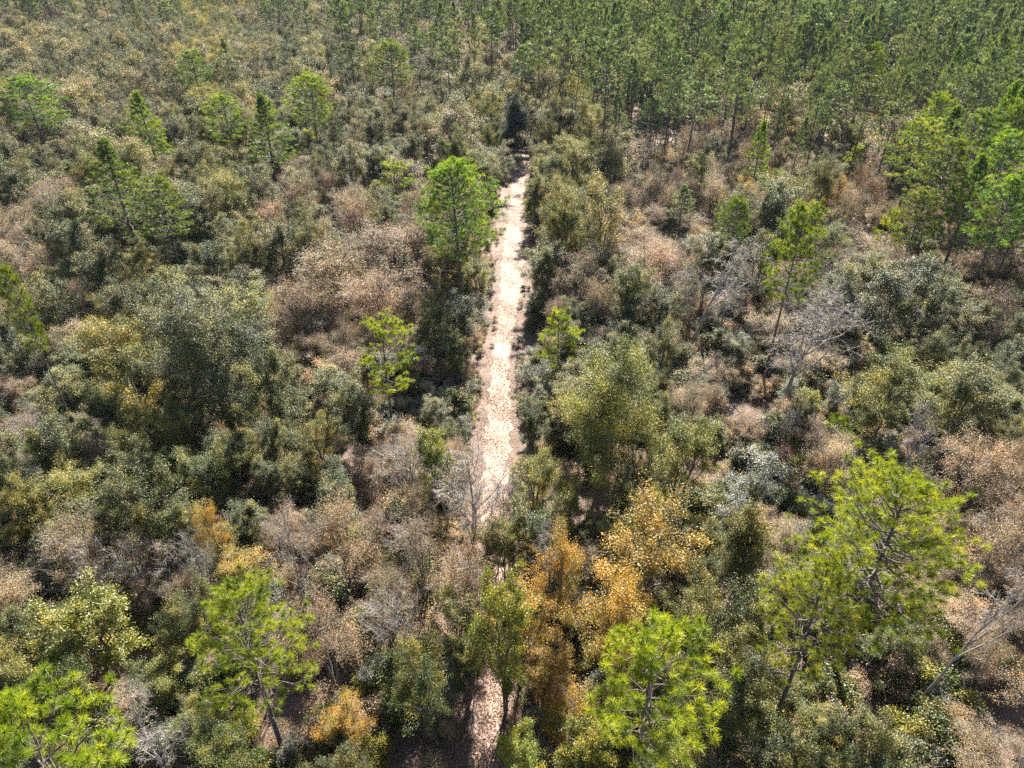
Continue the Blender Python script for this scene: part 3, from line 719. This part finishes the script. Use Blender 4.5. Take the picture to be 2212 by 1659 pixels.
# ------------------------------------------------------------------ everything past the 300 that show largest of a kind: one object per kind of wood, copies set out on its points
def mass(name, label, cat, items):
    """items: (proto, x, y, sx, sz, rz)"""
    names = sorted({i[0] for i in items})
    col = bpy.data.collections.new(name + "_kinds")
    for k, nme in enumerate(names):
        o = bpy.data.objects.new(f"kind_{k:02d}", PROTO[nme][2]); col.objects.link(o)
    me = bpy.data.meshes.new(name)
    me.vertices.add(len(items))
    me.vertices.foreach_set("co", np.array([(i[1], i[2], 0) for i in items], np.float32).ravel())
    a = me.attributes.new("which", 'INT', 'POINT'); a.data.foreach_set("value", np.array([names.index(i[0]) for i in items], np.int32))
    a = me.attributes.new("turn", 'FLOAT_VECTOR', 'POINT'); a.data.foreach_set("vector", np.array([(0, 0, i[5]) for i in items], np.float32).ravel())
    a = me.attributes.new("size", 'FLOAT_VECTOR', 'POINT'); a.data.foreach_set("vector", np.array([(i[3], i[3], i[4]) for i in items], np.float32).ravel())
    o = bpy.data.objects.new(name, me); C.objects.link(o)
    o['label'], o['category'], o['kind'] = label, cat, 'stuff'
    ng = bpy.data.node_groups.new(name + "_spread", 'GeometryNodeTree')
    ng.interface.new_socket("Geometry", in_out='INPUT', socket_type='NodeSocketGeometry')
    ng.interface.new_socket("Geometry", in_out='OUTPUT', socket_type='NodeSocketGeometry')
    N, L = ng.nodes.new, ng.links.new
    gi, go = N('NodeGroupInput'), N('NodeGroupOutput')
    ci = N('GeometryNodeCollectionInfo'); ci.inputs[0].default_value = col
    ci.inputs['Separate Children'].default_value = True; ci.inputs['Reset Children'].default_value = True
    ip = N('GeometryNodeInstanceOnPoints'); ip.inputs['Pick Instance'].default_value = True
    def attr(nm, ty):
        n = N('GeometryNodeInputNamedAttribute'); n.data_type = ty; n.inputs[0].default_value = nm; return n.outputs[0]
    e2r = N('FunctionNodeEulerToRotation'); L(attr("turn", 'FLOAT_VECTOR'), e2r.inputs[0])
    L(gi.outputs[0], ip.inputs['Points']); L(ci.outputs[0], ip.inputs['Instance'])
    L(attr("which", 'INT'), ip.inputs['Instance Index']); L(e2r.outputs[0], ip.inputs['Rotation']); L(attr("size", 'FLOAT_VECTOR'), ip.inputs['Scale'])
    L(ip.outputs[0], go.inputs[0])
    md = o.modifiers.new("spread", 'NODES'); md.node_group = ng
    return o
for kinds, nm, lab, cat in ((('pine_tree',), "pine_forest", "dense far stand of slender pines across the top right", "forest"), (('oak_tree', 'evergreen_oak', 'twiggy_tree', 'hardwood_tree', 'bare_tree', 'shrub'), "hardwood_forest", "far tan and green hardwood canopy across the top left", "forest")):
    it = []
    for t in rest:
        if t[0] in kinds:
            pr = t[2] if t[11] < 100 else t[3]
            H, R = PROTO[pr][3:]
            it.append((pr, t[4], t[5], t[7] / R, t[6] / H, t[8]))
    mass(nm, lab, cat, it)
mass("undergrowth", "low brown and green brush covering the woodland floor", "undergrowth", [(s[0], s[1], s[2], s[3], s[4], s[5]) for s in SHRUBS])
print("TREES", len(TREES), {k: cnt[k] for k in cnt}, "rest", len(rest), "shrubs", len(SHRUBS), "heroes", len(HERO))

# ------------------------------------------------------------------ ground, trail and fallen leaves
def ground_mat(name, cols, scale, fine, bump):
    m, nt, out = new_mat(name)
    N, L = nt.nodes.new, nt.links.new
    tc = N("ShaderNodeTexCoord")
    n1 = N("ShaderNodeTexNoise"); n1.inputs["Scale"].default_value = scale; n1.inputs["Detail"].default_value = 6; n1.inputs["Roughness"].default_value = .65
    n2 = N("ShaderNodeTexNoise"); n2.inputs["Scale"].default_value = fine; n2.inputs["Detail"].default_value = 3
    L(tc.outputs["Object"], n1.inputs["Vector"]); L(tc.outputs["Object"], n2.inputs["Vector"])
    mx = N("ShaderNodeMath"); mx.operation = 'MULTIPLY_ADD'; mx.inputs[1].default_value = .55
    sc_ = N("ShaderNodeMath"); sc_.operation = 'MULTIPLY'; sc_.inputs[1].default_value = .45
    L(n2.outputs[0], sc_.inputs[0]); L(n1.outputs[0], mx.inputs[0]); L(sc_.outputs[0], mx.inputs[2])
    ramp = N("ShaderNodeValToRGB"); e = ramp.color_ramp.elements
    e[0].position, e[0].color = .36, (*cols[0], 1); e[1].position, e[1].color = .64, (*cols[2], 1)
    k = e.new(.5); k.color = (*cols[1], 1)
    L(mx.outputs[0], ramp.inputs[0])
    p = N("ShaderNodeBsdfPrincipled"); p.inputs["Roughness"].default_value = .8
    L(ramp.outputs[0], p.inputs["Base Color"])
    b = N("ShaderNodeBump"); b.inputs["Strength"].default_value = bump; b.inputs["Distance"].default_value = .05
    L(n2.outputs[0], b.inputs["Height"]); L(b.outputs[0], p.inputs["Normal"])
    L(p.outputs[0], out.inputs[0])
    return m
G = ground_mat("leaf_litter_ground", [(.06, .04, .03), (.14, .09, .068), (.23, .155, .12)], .35, 14, .5)
S = ground_mat("sandy_trail", [(.18, .115, .09), (.32, .225, .18), (.47, .36, .30)], .5, 9, .3)
me = mesh_of("ground", [(-3000, -3000, 0), (3000, -3000, 0), (3000, 3000, 0), (-3000, 3000, 0)], [4], [0, 1, 2, 3], [G])
o = bpy.data.objects.new("ground", me); C.objects.link(o); o['kind'] = 'structure'; o['label'] = "leaf-strewn brown forest floor"; o['category'] = "ground"
yy = np.linspace(14, ty[-1] + 1.5, 260)
wob = lambda y, k: .16 * np.sin(y * 1.9 + k) + .12 * np.sin(y * 4.3 + 2 * k) + .07 * np.sin(y * 9.1 + k)
xl = np.interp(yy, ty, tl) + .42 + wob(yy, .3); xr = np.interp(yy, ty, tr_) - .42 + wob(yy, 2.1)
V = []
for a, b, y in zip(xl, xr, yy):
    for f in (0, .25, .5, .75, 1): V.append((a + (b - a) * f, y, .004 + .03 * math.sin(math.pi * f)))
idx = []
for i in range(len(yy) - 1):
    for j in range(4):
        k = i * 5 + j; idx += [k, k + 1, k + 6, k + 5]
me = mesh_of("path", V, [4] * (len(idx) // 4), idx, [S], smooth=True)
o = bpy.data.objects.new("path", me); C.objects.link(o); o['kind'] = 'structure'; o['label'] = "pale sandy trail running straight through the woods"; o['category'] = "path"
nr = np.random.default_rng(77)
P = []
for _ in range(70000):
    y = 13 + 122 * nr.random() ** 1.25
    a, b = np.interp(y, ty, tl), np.interp(y, ty, tr_)
    u = nr.normal() * .62 + (.0 if nr.random() < .5 else .9 * (1 if nr.random() < .6 else -1))
    f = .5 + u * .5
    x = a + (b - a) * f
    m = .45 + .3 * math.sin(y * .9 + x * 1.3) + .25 * math.sin(y * .37 + 1.0)
    if nr.random() < max(m, .12) * (1.0 if y < 30 else .8): P.append((x, y, .045 + .03 * nr.random()))
Lt = Bag()
P = np.array(P)
add_leaves(Lt, P, .10, nr, 0, nr.random(len(P)), up=2.0, aspect=.6)
me = Lt.build("leaf_litter", [leaf_mat("fallen_leaf", [(.16, .09, .065), (.27, .165, .125), (.38, .26, .21)], .15, .35, .5, (1.1, 1, .8), .05, .005)])
o = bpy.data.objects.new("leaf_litter", me); C.objects.link(o); o['kind'] = 'stuff'; o['label'] = "fallen brown leaves strewn over the sandy trail"; o['category'] = "leaf litter"

# ------------------------------------------------------------------ haze over the far woods
def haze(density):
    m, nt, out = new_mat("haze")
    v = nt.nodes.new("ShaderNodeVolumePrincipled")
    v.inputs["Color"].default_value = (.70, .86, 1.0, 1)
    v.inputs["Density"].default_value = density
    v.inputs["Anisotropy"].default_value = 0.0
    nt.links.new(v.outputs[0], out.inputs["Volume"])
    x0, x1, y0, y1, z0, z1 = -3050, 3050, -3050, 3050, -1, 41
    V = [(x, y, z) for x in (x0, x1) for y in (y0, y1) for z in (z0, z1)]
    F = [0, 1, 3, 2, 4, 6, 7, 5, 0, 4, 5, 1, 2, 3, 7, 6, 0, 2, 6, 4, 1, 5, 7, 3]
    o = bpy.data.objects.new("haze", mesh_of("haze", V, [4] * 6, F, [m])); C.objects.link(o)
    o['kind'] = 'stuff'; o['label'] = "thin bluish winter haze between the trees"; o['category'] = "haze"
haze(0.00007)
